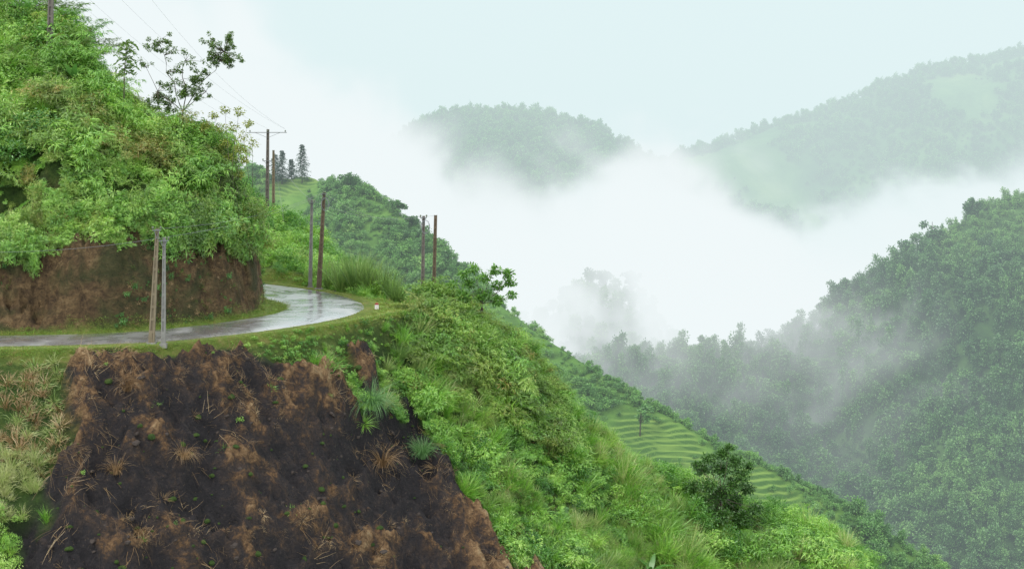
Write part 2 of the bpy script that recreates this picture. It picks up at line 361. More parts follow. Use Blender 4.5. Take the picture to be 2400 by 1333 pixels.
def p_shrub(n,mat,ll=.17,lw=.1,r=1.0,lumps=5):
    b=B();C=[(Gs(0,.4)*r,Gs(0,.4)*r,U(.25,.85)*r,U(.35,.6)*r) for _ in range(lumps)]
    for i in range(n):
        cx,cy,cz,cr=random.choice(C);v=Vector((Gs(0,1),Gs(0,1),Gs(0,1)+.3)).normalized()*cr*U(.6,1.05)
        p=Vector((cx,cy,cz))+v
        if p.z<0: continue
        b.leaf(p,v.normalized()+Vector((Gs(0,.5),Gs(0,.5),Gs(0,.4))),ll*U(.6,1.3),lw*U(.7,1.2),.5,2)
    for cx,cy,cz,cr in C: b.tube([(0,0,-.1),(cx*.5,cy*.5,cz*.6),(cx,cy,cz)],[.03,.02,.01],3,.1)
    return b.obj('p',mat)
def p_weed(mat,n=20,ll=.28,lw=.08):
    b=B()
    for s_ in range(9):
        a=U(0,6.283);x,y=Gs(0,.3),Gs(0,.3);h=U(.4,1.2)
        b.tube([(x,y,-.1),(x+.1*math.cos(a),y+.1*math.sin(a),h)],[.014,.008],3,.5)
        for i in range(n):
            u=U(.25,1);a2=U(0,6.283)
            b.leaf((x+.1*u*math.cos(a),y+.1*u*math.sin(a),h*u),(math.cos(a2),math.sin(a2),U(.0,.8)),ll*U(.5,1),lw*U(.6,1),1.1,3)
    return b.obj('p',mat)
def p_fern(mat,n=14,L=1.1):
    b=B()
    for j in range(n):
        a=U(0,6.283);p=Vector((0,0,0));d=Vector((math.cos(a)*.6,math.sin(a)*.6,1)).normalized();lv=U(.2,1);n2=11
        for i in range(n2):
            q=p+d*(L/n2);sd=d.cross(Vector((0,0,1))).normalized()
            w=.26*L*math.sin(math.pi*(.15+.8*i/n2))
            for sg in(-1,1): b.leaf(p,sd*sg+d*.5,w,.06*L,.5,2,lv=lv,flat=True)
            p=q;d=(d+Vector((math.cos(a)*.04,math.sin(a)*.04,-.17))).normalized()
    return b.obj('p',mat)
def p_tree(mat,H=8,R=3,n=520,ls=.75,lumps=9,tall=1.0):
    b=B();C=[]
    for i in range(lumps):
        a=U(0,6.283);rr=R*.7*math.sqrt(U(0,1));z=H*U(.4,.9)
        C.append(Vector((rr*math.cos(a),rr*math.sin(a),z)))
    rad=[R*U(.22,.48) for _ in C];C.append(Vector((Gs(0,.1)*R,0,H*.85)));rad.append(R*.36)
    for i in range(n):
        k=random.randrange(len(C));v=Vector((Gs(0,1),Gs(0,1),Gs(0,.8)*tall+.25)).normalized()
        p=C[k]+Vector((v.x,v.y,v.z*tall))*rad[k]*U(.45,1.15)
        b.leaf(p,v+Vector((Gs(0,.6),Gs(0,.6),Gs(0,.5))),ls*U(.5,1.3),ls*U(.4,.8),.6,2)
    b.tube([(0,0,-1),(Gs(0,.1),Gs(0,.1),H*.35),(Gs(0,.3),Gs(0,.3),H*.75)],[.22,.17,.08],5,.1)
    for c in C[:5]: b.tube([(0,0,H*.35),tuple(c)],[.1,.04],4,.1)
    return b.obj('p',mat)
def p_stalk(mat):
    b=B();a0=U(0,6.283)
    for i in range(6):
        a=a0+Gs(0,.7);L=U(.3,1.4);e=U(.03,.35)
        p=Vector((Gs(0,.4),Gs(0,.4),.05));q=p+Vector((math.cos(a)*L,math.sin(a)*L,L*e))
        b.tube([p,p.lerp(q,.5)+Vector((Gs(0,.04),Gs(0,.04),.06)),q],[.009,.007,.004],3,U(.1,.8))
    return b.obj('p',mat)
def p_stone(mat):
    b=B();n=7;rings=[(-.8,.6),(-.3,1),(.2,.95),(.6,.55)]
    for z,r in rings:
        for k in range(n): a=6.283*k/n;rr=r*U(.75,1.1);b.v.append((rr*math.cos(a),rr*math.sin(a)*.8,z*.6+U(-.08,.08)));b.l.append(.5)
    for i in range(3):
        for k in range(n): b.f.append((i*n+k,i*n+(k+1)%n,(i+1)*n+(k+1)%n,(i+1)*n+k))
    b.f.append(tuple(range(3*n,4*n)));return b.obj('p',mat)
# ------------------------------------------------------------ scattering (uncountable cover only)
def scatter(name,protos,pos,rot,scl,tint):
    col=bpy.data.collections.new('src_'+name)
    for i,p in enumerate(protos): 
        q=p.copy();q.name='%s_src_%02d'%(name,i);col.objects.link(q)
    n=len(pos);me=bpy.data.meshes.new(name);me.vertices.add(n);me.vertices.foreach_set('co',np.asarray(pos,np.float32).ravel())
    def A_(nm,ty,key,val): a=me.attributes.new(nm,ty,'POINT');a.data.foreach_set(key,val)
    A_('rot','FLOAT_VECTOR','vector',np.asarray(rot,np.float32).ravel());A_('scl','FLOAT_VECTOR','vector',np.asarray(scl,np.float32).ravel())
    A_('idx','INT','value',rng.integers(0,len(protos),n).astype(np.int32));A_('tint','FLOAT','value',np.asarray(tint,np.float32))
    o=bpy.data.objects.new(name,me);link(o);o['kind']='stuff'
    g=bpy.data.node_groups.new(name+'_nodes','GeometryNodeTree')
    g.interface.new_socket('Geometry',in_out='INPUT',socket_type='NodeSocketGeometry');g.interface.new_socket('Geometry',in_out='OUTPUT',socket_type='NodeSocketGeometry')
    gi=g.nodes.new('NodeGroupInput');go=g.nodes.new('NodeGroupOutput');ip=g.nodes.new('GeometryNodeInstanceOnPoints')
    ci=g.nodes.new('GeometryNodeCollectionInfo');ci.inputs[0].default_value=col;ci.inputs['Separate Children'].default_value=True;ci.inputs['Reset Children'].default_value=True
    def na(nm,ty): a=g.nodes.new('GeometryNodeInputNamedAttribute');a.data_type=ty;a.inputs[0].default_value=nm;return [s for s in a.outputs if s.enabled and s.name=='Attribute'][0]
    er=g.nodes.new('FunctionNodeEulerToRotation');L=g.links.new
    L(na('rot','FLOAT_VECTOR'),er.inputs[0]);L(er.outputs[0],ip.inputs['Rotation']);L(na('scl','FLOAT_VECTOR'),ip.inputs['Scale'])
    L(na('idx','INT'),ip.inputs['Instance Index']);ip.inputs['Pick Instance'].default_value=True
    L(gi.outputs[0],ip.inputs['Points']);L(ci.outputs[0],ip.inputs['Instance']);L(ip.outputs[0],go.inputs[0])
    md=o.modifiers.new('cover','NODES');md.node_group=g;return o
def grad(fn,x,y,e=.6): return (fn(x+e,y)-fn(x-e,y))/(2*e),(fn(x,y+e)-fn(x,y-e))/(2*e)
def place(fn,x,y,smin,smax,lean=.4,hs=.3,sink=0.0,maxlean=.9):
    n=len(x);z=fn(x,y)-sink;gx_,gy_=grad(fn,x,y);sl=np.hypot(gx_,gy_);az=np.arctan2(-gy_,-gx_)
    ln=np.minimum(np.arctan(sl)*lean,maxlean)+rng.normal(0,.12,n);phi=az+math.pi/2+rng.normal(0,.35,n)
    flat=sl<.3;phi=np.where(flat,rng.uniform(0,6.283,n),phi)
    s=rng.uniform(0,1,n)**1.6*(smax-smin)+smin;sc=np.stack([s*rng.uniform(1-hs,1+hs,n),s*rng.uniform(1-hs,1+hs,n),s*rng.uniform(1-hs,1+hs,n)],1)
    return np.stack([x,y,z],1),np.stack([ln,np.zeros(n),phi],1),sc
def infr(x,y,z,ma=.05): return (np.abs(x/y)<.364+ma)&(z/y>-.313-.05)&(z/y<.091+.06)
def cand(x0,x1,y0,y1,n): return rng.uniform(x0,x1,n),rng.uniform(y0,y1,n)
GR=[p_grass(60,1.0,.04,1.0,1.2,G_BRIGHT) for _ in range(3)]
WD=[p_weed(G_BRIGHT) for _ in range(3)]
FE=[p_fern(G_BRIGHT) for _ in range(2)]+[p_fern(G_SHRUB)]
SH=[p_shrub(480,G_SHRUB,.13,.07) for _ in range(3)]
SB=[p_shrub(520,G_BRIGHT,.115,.06) for _ in range(2)]
BA=[p_bamboo(1.7,G_BAMBOO,8,38,.28,.038) for _ in range(4)]
BR=[p_bamboo(1.7,G_RUSTY,8,38,.28,.038) for _ in range(3)]
BG=[p_bamboo(1.6,G_BRIGHT,8,38,ll=.27,lw=.038) for _ in range(3)]
BL=[p_bamboo(2.2,G_BRIGHT,7,50,.33,.045,1.3) for _ in range(2)]
RD=[p_grass(100,1.7,.042,.9,1.1,G_REED),p_grass(110,1.6,.042,.9,1.2,G_BRIGHT),p_grass(110,1.9,.045,1.1,1.7,G_BRIGHT)]
# --- hill above the road
def f_in(x,y): return fore(x,y,True)
x,y=cand(-47,-14,86,128,30000);z,A=f_in(x,y);k=A['inh']&(A['s']>2.3)&infr(x,y,z);x,y,s_=x[k],y[k],A['s'][k]
big=fbm(x,y,4.0,3,101)+rng.normal(0,.08,len(x))
top=sm(6,11,s_)
cls=np.where(big+top*.4>.14,0,np.where(big>-.05,1,2))
rus=(s_<7)&(x>-33)&(fbm(x,y,3,2,110)+rng.normal(0,.15,len(x))>.14);cls=np.where(rus,3,cls)
dens=rng.random(len(x))
def go(name,protos,mk,smin,smax,lean,tb=0,sink=.1,fac=None,**kw):
    p,r,s=place(fore,x[mk],y[mk],smin,smax,lean,sink=sink,**kw);tn=np.clip(rng.normal(.5+tb,.25,mk.sum()),0,1)
    if fac is not None: s=s*fac[mk][:,None]
    return scatter(name,protos,p,r,s,tn)
nf=(.6+.4*sm(2.4,5,s_))*(.75+.5*sm(-.2,.4,fbm(x,y,2.5,2,140)))*np.where((s_<4)&(x<-25),.75,1)
go('hillside_grass',GR+WD+SB+BL[:1]+RD[1:],(cls==0)&(dens<.48),.55,1.4,.5,.15,fac=nf)
go('hillside_bamboo',BA+BG+BL+GR[:1],(cls==1)&(dens<.44),.65,1.5,.8,.05,fac=nf)
go('hillside_shrubs',SH+BA[:2]+FE+SB[:1],(cls==2)&(dens<.46),.55,1.4,.6,-.05,fac=nf)
go('hillside_rusty_bamboo',BR+BA,(cls==3)&(dens<.40),.65,1.4,.85,.0,fac=nf)
go('tall_cane_thicket',[p_bamboo(3.0,G_BAMBOO,6,66,.30,.042,1.1),p_bamboo(2.8,G_BRIGHT,6,66,.30,.045,1.2),p_bamboo(2.8,G_RUSTY,6,66,.30,.042,1.2)],(dens>.975)&(s_>4.0),.5,1.1,.5,.1)
# overhanging fringe at the lip of the bank
x,y=cand(-47,-14,86,115,26000);z,A=f_in(x,y);k=A['inh']&(A['s']>1.9)&(A['s']<3.0)&infr(x,y,z);x,y=x[k][:1300],y[k][:1300]
go('bank_overhang',BA+BR[:1]+BG+BL[:1],np.ones(len(x),bool),.5,1.3,1.4,0,.1,maxlean=1.4,fac=np.where(x<-24,.62,1.0))
x,y=cand(-47,-14,86,115,30000);z,A=f_in(x,y);k=A['inh']&(A['s']>.2)&(A['s']<2.2)&infr(x,y,z)&(fbm(x,y,2,3,61)>.08);x,y=x[k][:600],y[k][:600]
go('bank_weeds',[p_grass(30,.4,.03,1,1.6,G_BAMBOO),p_shrub(120,G_SHRUB,.10,.06,.3),p_grass(30,.4,.03,1,1.8,G_DRY)],np.ones(len(x),bool),.3,.9,1.0,-.2)
# --- slope behind the bend
x,y=cand(-32,0,104,140,16000);z,A=f_in(x,y);k=(~A['inh'])&(~A['inr'])&(A['so']>1.2)&(y>np.interp(x,XS,YS)+1.2)&infr(x,y,z);x,y=x[k],y[k]
dens=rng.random(len(x));sh=fbm(x,y,5,3,202);fac=.3+.7*sm(1.3,5,y-np.interp(x,XS,YS))
go('slope_grass',GR+WD+BG+RD,(dens<.35)&(sh>-.1),.6,1.3,.4,.2,fac=fac)
go('slope_shrubs',SB+SH+GR,(dens<.28)&(sh<=-.1),.5,1.2,.4,.05,fac=fac)
# --- spur slope on the downhill side
x,y=cand(-32,44,74,112,64000);z,A=f_in(x,y);tt=A['t']
k=(~A['inh'])&(~A['inr'])&(A['burn']<.35)&(tt>.15)&infr(x,y,z)&(x>-18)
k3=(~A['inh'])&(~A['inr'])&(tt<=.15)&(tt>-9)&(x>-7.2)&(A['so']>3.9)&(z/y<0)
kk=(k|k3);X0,Y0,T0,Bf,SO=x[kk],y[kk],tt[kk],A['burn'][kk],A['so'][kk];x,y=X0,Y0
big=fbm(x,y,3.0,3,303)+rng.normal(0,.08,len(x));dens=rng.random(len(x))
zone_b=(T0+fbm(x,y,3,2,31)*3<4.5)&(x>-7.5)&(x<4.0)
fac=np.where(x<-5,.18+.82*sm(.3,4.0,SO-1.2),1.0)*np.where((T0<2)&(x>5)&(x<19),.8,1)*(.7+.5*sm(-.2,.4,fbm(x,y,2.2,2,141)))
cls=np.where(zone_b,np.where(big>.05,1,2),np.where(big>.05,0,np.where(big>-.06,3,np.where(big>-.2,4,5))))
go('spur_bamboo',BR[:1]+BA+RD+BG,(cls==1)&(dens<.31),.65,1.25,.5,.05,fac=fac)
go('spur_bamboo_bush',BR[:2]+SH[:1]+BA+SB,(cls==2)&(dens<.31),.55,1.2,.5,.05,fac=fac)
go('spur_grass',GR+RD+RD,(cls==0)&(dens<.38),.5,1.25,.55,.2,fac=fac)
go('spur_weeds',WD+FE+GR+SB[:1],(cls==3)&(dens<.46),.4,1.2,.45,.1,fac=fac)
go('spur_cane',BG+BL[:1]+FE+GR,(cls==4)&(dens<.38),.45,1.1,.5,.15,fac=fac)
go('spur_shrubs',SH+SB+WD[:1]+GR,(cls==5)&(dens<.42),.35,1.1,.5,.0,fac=fac)
go('tall_spur_reeds',RD,(dens>.98)&(T0>1.5)&(T0<13),.7,1.2,.4,.2)
go('low_herbs',[p_shrub(150,G_BRIGHT,.10,.065,.4,4),p_grass(30,.4,.035,1.2,1.3,G_BRIGHT),p_shrub(150,G_SHRUB,.1,.065,.4,4)],(rng.random(len(x))<.6)&(fbm(x,y,3,3,40)<.12),.5,1.2,.5,.15,.02,fac=np.maximum(fac,.6))
go('dry_undergrowth',[p_grass(26,.5,.03,1.3,1.8,G_DRY),p_grass(26,.9,.035,1.0,1.5,G_DRY),p_grass(26,.7,.03,1.0,1.5,G_RUSTY)],(rng.random(len(x))<.10),.5,1.3,.6,0,.02,fac=fac)
# --- verges
x,y=cand(-47,-2,78,120,170000);z,A=f_in(x,y)
k=(~A['inr'])&(~A['inh'])&(A['t']<.25)&(A['so']<6)&(A['so']>.05+.2*rng.random(len(x)))&(y<np.interp(x,XS,YS)+3)|((A['inh'])&(A['s']<.3))|((~A['inr'])&(~A['inh'])&(A['s']<1.5))
k&=infr(x,y,z);x,y,so_,si_=x[k][:12000],y[k][:12000],A['so'][k][:12000],A['s'][k][:12000]
go('verge_grass',[p_grass(26,.14,.03,2.0,1.0,G_VERGE) for _ in range(3)]+[p_grass(26,.13,.03,1.8,1.0,G_BRIGHT)],np.ones(len(x),bool),.4,1.1,.2,0,.01,fac=.4+.8*sm(.3,1.6,so_))
# --- left patch of dry and pale grasses
x,y=cand(-34,-18,66,84,11000);z,A=f_in(x,y);k=(A['burn']<.4)&(A['t']>0)&infr(x,y,z)&(x<-18.5);x,y,tt=x[k],y[k],A['t'][k];d_=rng.random(len(x))
go('dry_grass',[p_grass(50,.9,.035,1.1,1.5,G_DRY),p_grass(50,.8,.035,1.1,1.6,G_REED),p_grass(50,.8,.03,1.1,1.6,G_DRY)],(d_<.22)&(tt<5.0)&(tt>.5),.4,1.1,.6,.1)
go('pale_reeds',[p_grass(80,1.2,.04,1.0,1.2,G_REED) for _ in range(2)],(d_<.18)&(tt>=4.5)&(tt<7.5),.5,1.0,.4,.35)
go('bank_foot_herbs',GR+SB,(d_<.35)&(tt>=7.0),.4,.8,.4,.2)
# --- burnt slope debris
x,y=cand(-30,4,66,98,12000);z,A=f_in(x,y);k=(A['burn']>.5)&infr(x,y,z);x,y,rl=x[k],y[k],A['rel'][k];d_=rng.random(len(x));cl=fbm(x,y,3.0,3,88)
go('dry_stalks',[p_stalk(G_DRY) for _ in range(8)],(d_<.26)&(cl>.05),.4,1.1,.9,-.1,0)
go('scorched_tufts',[p_grass(50,.7,.016,1.3,1.7,G_DRY) for _ in range(3)],(d_<.48)&(d_>.462)&(cl>-.1),.4,1.3,.8,-.1)
go('ridge_straw',[p_grass(34,.5,.016,1.3,2.6,G_DRY) for _ in range(4)],(d_<.72)&(d_>.58)&(rl>.5),.4,1.1,1.1,-.1)
go('regrowth',[p_grass(30,.4,.03,1.2,1.3,G_BRIGHT),p_shrub(90,G_BRIGHT,.1,.06,.3)],(d_>.30)&(d_<.31)&(cl>.0),.4,1.0,.6,.0)
CH=simple('charred_debris',(.012,.011,.011),(.06,.045,.035),6)
go('charred_stems',[p_stalk(CH) for _ in range(3)],(d_<.40)&(d_>.33),.5,1.0,.7,0,0)
go('loose_stones',[p_stone(CH),p_stone(SOIL)],(d_<.62)&(d_>.5),.04,.26,.5,0,.02)
# --- hill B bushes
TB=[p_tree(G_MID,3.0,1.5,330,.38,8) for _ in range(3)]+[p_tree(G_MID,2.2,1.9,360,.34,11,.7) for _ in range(2)]+[p_tree(G_FAR,3.0,1.4,330,.36,8)]
x,y=cand(-105,95,190,335,62000);z=HillB.z(x,y);yr=np.interp(x,HillB.X,HillB.Y)
tmv=HillB.tm(x,y)
k=infr(x,y,z)&(y<yr+4)&(y>yr-60)&((tmv<.1)|((rng.random(len(x))<.02)));x,y,z=x[k],y[k],z[k]
den=fbm(x,y,18,4,404);k=(rng.random(len(x))<np.clip(.62+den*1.6,.12,1));x,y,den=x[k],y[k],den[k]
nearT=(HillB.tm(x,y+4)>.2)|((x>8)&(x<58)&(y>np.interp(x,HillB.X,HillB.Y)-7))
p,r,s=place(HillB.z,x,y,.18,.85,.1,sink=.35);s=s*((.8+.5*sm(-.1,.4,den))*np.where(nearT,.6,1))[:,None];scatter('hill_bushes',TB,p,r,s,np.clip(rng.normal(.55,.25,len(x))-den*.5,0,1))
# --- forest hills
TF=[p_tree(G_FAR,H,R,n_,.65,l_,tl) for H,R,n_,l_,tl in((8,3,620,15,1),(9,2.4,500,11,1.5),(6.5,3.2,560,16,.8),(10,2.0,420,9,1.9),(8,2.6,540,13,1.2),(7,2,380,7,1.6))]
TS=[p_tree(G_MID,5,2.2,380,.5,11) for _ in range(3)]+[p_tree(G_MID,4,3.0,420,.5,16,.6)]+[p_tree(G_MID,6,1.6,300,.5,7,1.8)]
def forest(name,H,x0,x1,y0,y1,n,smin,smax,front,protos,tb=0,ma=.05,sel=None,sc=40):
    x,y=cand(x0,x1,y0,y1,n);z=H.z(x,y);yr=np.interp(x,H.X,H.Y);k=infr(x,y,z,ma)&(y<yr+10)&(y>yr-front)&(z>H.floor+2)
    pn=fbm(x,y,sc,4,707)+rng.normal(0,.08,n)
    if sel==0: k&=pn>0
    if sel==1: k&=pn<=.05
    x,y,pn=x[k],y[k],pn[k]
    p,r,s=place(H.z,x,y,smin,smax,.05,sink=.7);tn=np.clip(rng.normal(.45+tb,.24,len(x))-pn*.6,0,1)
    return scatter(name,protos,p,r,s,tn)
forest('forest',HillC,-40,230,290,500,26000,.22,1.1,190,TF+TS[:1],.0,sel=0)
forest('forest_scrub',HillC,-40,230,290,500,38000,.18,.7,190,TS+TF[:1]+TF[5:],.2,sel=1)
TF2=[p_tree(G_FAR,8,3,420,.95,8,1.2) for _ in range(3)]
forest('knoll_wood',HillF,-50,120,470,540,800,.5,1.1,60,TF2)
TF3=[p_tree(G_VFAR,8,3.2,300,1.2,7,1.1) for _ in range(3)]
forest('misty_hill_forest',HillD,-200,180,700,920,13000,.25,1.0,200,TF3,.15)
x,y=cand(-40,480,760,1070,21000);z=HillE.z(x,y);yr=np.interp(x,HillE.X,HillE.Y);k=infr(x,y,z)&(y<yr+10)&(y>yr-260)&(z>-160)&((fbm(x,y,45,4,606)+rng.normal(0,.08,len(x))>-.10)|(y>yr-12));x,y=x[k],y[k]
p,r,s=place(HillE.z,x,y,.25,.95,.05,sink=.7);scatter('mountain_forest',TF3,p,r,s,np.clip(rng.normal(.55,.25,len(x)),0,1))
# ------------------------------------------------------------ single trees and plants
def cluster(b,c,r,n,ll,lw,fl=.7):
    for i in range(n):
        v=Vector((Gs(0,1),Gs(0,1),Gs(0,1))).normalized()*r*U(.2,1.0)
        b.leaf((c[0]+v.x,c[1]+v.y,c[2]+v.z*fl),v.normalized()+Vector((Gs(0,.6),Gs(0,.6),Gs(0,.4)-.1)),ll*U(.6,1.2),lw*U(.7,1.2),.7,2)
def tree(name,base,label,cat,branches,cl,leafmat,trunk_r=.06,ll=.2,lw=.1,n=70,group=None):
    e=empty(name,base,label,cat,group);b=B()
    for br in branches:
        rr=trunk_r
        if isinstance(br,tuple) and isinstance(br[1],float): br,rr=br
        P=[Vector(p) for p in br];Q=[P[0]]
        for a,c in zip(P[:-1],P[1:]):
            mid=a.lerp(c,.5)+Vector((Gs(0,.07),Gs(0,.07),Gs(0,.05)))*(c-a).length;Q+=[mid,c]
        b.tube(Q,[rr*(1-.85*i/(len(Q)-1))+.006 for i in range(len(Q))],6,.1)
    child(b.obj('trunk',BARK,True,True),e);b=B()
    for c,r,m_ in cl: cluster(b,c,r,int(n*m_),ll,lw)
    child(b.obj('crown',leafmat,True),e);return e
def on(px,d,dz=0): xx=(px-1200)/F*d;return (xx,d,float(fore(np.array([xx]),np.array([d]))[0])-.1+dz)
def loc_(px,py,d,base): w=S(px,py,d);return (w[0]-base[0],0,w[2]-base[2])
G_T1=foliage('sparse_tree_leaves',[(.05,.09,.018),(.08,.15,.028),(.13,.23,.04),(.2,.32,.08)],.25,transl=.5)
b0=on(432,102);q=lambda px,py,dy=0:(loc_(px,py,102,b0)[0],dy,loc_(px,py,102,b0)[2])
k0=q(428,262);cl=[];brs=[]
stems=[[(0,0,0),k0,q(412,222,.1),q(388,170,.2),q(384,130,.2),q(368,98,.3)],[(0,0,0),k0,q(437,205,-.2),q(430,160,-.3),q(446,128,-.3)],[(0,0,0),k0,q(452,225,.1),q(474,190,.2),q(505,165,.1),q(526,122,.0)],[(0,0,0),k0,q(405,240,-.2),q(372,214,-.3),q(345,160,-.2)],[(0,0,0),k0,q(450,240,.3),q(480,215,.4)]]
SP=[]
for s__ in stems:
    brs.append((s__,.045))
    for a,c in zip(s__[2:-1],s__[3:]):
        for u in (0,.5,1): SP.append(Vector(a).lerp(Vector(c),u))
for (px,py,dy,r,m_) in [(380,96,.3,.6,1.2),(350,112,-.2,.5,1.0),(400,118,.2,.45,.7),(408,165,.2,.5,.7),(448,140,-.4,.5,.8),(458,190,.4,.7,1.5),(410,205,-.3,.8,1.8),(372,215,.3,.65,1.4),(440,225,.1,.75,1.8),(498,118,-.2,.6,1.4),(532,104,.3,.7,2.0),(550,128,-.1,.55,1.5),(508,150,.4,.55,1.1),(478,212,.0,.65,1.3),(338,150,0,.4,.5),(540,150,0,.4,.7),(488,98,.2,.4,.7),(395,240,.2,.7,1.6),(360,240,-.2,.6,1.3),(482,170,-.3,.4,.6),(520,135,.2,.5,1.1)]:
    c=Vector(q(px,py,dy));st_=min(SP,key=lambda v:(v-c).length)
    for j in range(8):
        o_=c+Vector((Gs(0,.7),Gs(0,.5),Gs(0,.5)))*r;cl.append((tuple(o_),r*U(.25,.55),m_*.15));brs.append(([tuple(st_),tuple(o_)],.012))
tree('sparse_tree',b0,'sparse multi-stemmed tree with open clumped crown on the slope','tree',brs,cl,G_T1,.032,.16,.085,300)
b0=on(290,97);q=lambda px,py,dy=0:(loc_(px,py,97,b0)[0],dy,loc_(px,py,97,b0)[2])
e=empty('slender_tree',b0,'slender young tree with tiered feathery leaves','tree');b=B();tp=q(297,98)
b.tube([(0,0,0),q(291,180),tp],[.05,.04,.02],6);child(b.obj('trunk',BARK,True,True),e);b=B()
for zf in range(18):
    c=q(296,98+zf*4.6)
    a=zf*2.4;L=U(.7,1.0);tilt=U(.2,.6);d=Vector((math.cos(a),math.sin(a)*.8,tilt))
    for i in range(9):
        pp=Vector(c)+d*L*i/9+Vector((0,0,-.75*(i/9)**2))
        for sg in(-1,1): b.leaf(pp,d*.5+Vector((-d.y,d.x,U(-.9,-.2)))*sg,.32,.14,.7,2)
child(b.obj('crown',G_T1,True),e)
G_Y=foliage('yellowing_leaves',[(.10,.13,.02),(.2,.25,.04),(.32,.36,.06),(.46,.46,.12)],.2)
b0=on(545,100);q=lambda px,py,dy=0:(loc_(px,py,100,b0)[0],dy,loc_(px,py,100,b0)[2])
cl=[(q(px,py,U(-.5,.5)),U(.35,.6),1) for px,py in((500,270),(530,258),(560,262),(585,290),(570,320),(545,300),(515,300),(590,335),(560,350),(480,290),(530,335),(575,375),(540,370),(500,330),(470,320),(560,410),(450,290),(470,300))]
tree('thin_bush',b0,'thin yellow-green bush on the brow of the bank','bush',[[(0,0,0),c[0]] for c in cl],cl,G_Y,.02,.18,.11,90)
b0=on(1125,106);q=lambda px,py,dy=0:(loc_(px,py,106,b0)[0],dy,loc_(px,py,106,b0)[2])
G_T4=foliage('broad_tree_leaves',[(.05,.12,.018),(.09,.22,.035),(.17,.36,.055),(.26,.46,.08)],.25,transl=.45)
cl=[(q(px,py,U(-.6,.6)),r,m_) for px,py,r,m_ in((1085,640,.45,.8),(1110,630,.5,1),(1100,665,.55,1.3),(1135,650,.55,1),(1160,632,.5,1.2),(1190,640,.45,1.1),(1195,662,.45,1),(1165,670,.5,1.1),(1130,690,.65,1.8),(1085,690,.55,1.2),(1200,690,.4,.6),(1165,705,.55,1.2),(1060,665,.4,.7))]
tree('broadleaf_tree',b0,'small spreading broad-leaved tree on the road shoulder','tree',[[(0,0,0),q(1130,712),c[0]] for c in cl],cl,G_T4,.04,.28,.16,130)
b0=on(1690,103.8);G_T5=foliage('dark_round_leaves',[(.02,.06,.010),(.045,.12,.02),(.08,.19,.035),(.13,.28,.06)],.28)
q=lambda px,py,dy=0:(loc_(px,py,103.8,b0)[0],dy,loc_(px,py,103.8,b0)[2])
cl=[(q(px,py,U(-.9,.9)),r,m_) for px,py,r,m_ in((1690,1060,.6,1.1),(1660,1072,.6,1.0),(1722,1078,.7,1.3),(1645,1100,.7,1.2),(1690,1100,.8,1.6),(1738,1110,.7,1.2),(1655,1130,.8,1.4),(1715,1135,.8,1.4),(1690,1155,.8,1.4),(1758,1095,.4,.6),(1706,1042,.35,.6),(1625,1145,.7,1.2),(1755,1150,.7,1.2),(1650,1175,.8,1.3),(1725,1178,.8,1.3),(1690,1200,.8,1.3),(1640,1210,.8,1.3),(1740,1212,.8,1.3),(1690,1232,.9,1.4),(1610,1195,.6,.9),(1770,1190,.6,.9),(1630,1085,.3,.4))]
tree('round_tree',b0,'dark round-crowned small tree standing on the grassy spur','tree',[[(0,0,0),q(1690,1165),c[0]] for c in cl],cl,G_T5,.05,.2,.13,360)
def hz(H,x,y): return float(H.z(np.array([x]),np.array([y]))[0])
def far_tree(name,H,px,d,h,r,label,mat,n=380,ls=.4,group=None,tall=1.0,lo=.55):
    xx=(px-1200)/F*d;e=empty(name,(xx,d,hz(H,xx,d)-.2),label,'tree',group)
    b=B();b.tube([(0,0,0),(U(-.1,.1)*h*.3,0,h*.5),(0,0,h*.85)],[.025*h,.018*h,.008*h],6)
    C=[(Vector((Gs(0,r*.4),Gs(0,r*.4),h*U(lo,.9))),r*U(.3,.5)) for _ in range(10)]
    for c,_ in C: b.tube([(0,0,h*.4),tuple(c)],[.012*h,.005*h],4)
    child(b.obj('trunk',BARK,True,True),e);b=B()
    for c,rr in C: cluster(b,c,rr,n//10,ls,ls*.7,.8*tall)
    child(b.obj('crown',mat,True),e);return e
for px,d,h,r in((825,303,3.6,1.9),(935,296,3.2,1.6),(965,292,2.2,1.3),(600,322,3,1.8),(870,300,2,1.2),(1045,284,2,1.2)):
    far_tree('skyline_tree',HillB,px,d,h,r,'small rounded tree on the grassy hill crest',G_MID,900,.42,'trees on the terraced hill crest')
far_tree('thin_tree',HillB,1500,246,6.0,1.7,'thin tall tree above the rice terraces',G_MID,420,.45)
for px,d,h in((2185,482,10),(2130,481,9),(2280,485,8),(1640,468,10),(1985,480,9),(1870,476,9),(1935,478,8)):
    far_tree('tall_tree',HillC,px,d,h,h*.38,'tall tree rising above the forested ridge',G_FAR,1400,.8,'tall trees on the forested ridge',lo=.2)
far_tree('flat_topped_tree',HillF,1480,520,14,4.4,'flat-topped tree on the misty knoll',G_FAR,800,1.0,tall=.4)
for px,d,h in((1385,518,13),(1420,521,12),(1330,520,8)):
    far_tree('misty_tree',HillF,px,d,h,4.0,'large tree half hidden in mist on the knoll',G_FAR,1000,1.0,'trees on the misty knoll',lo=.3)
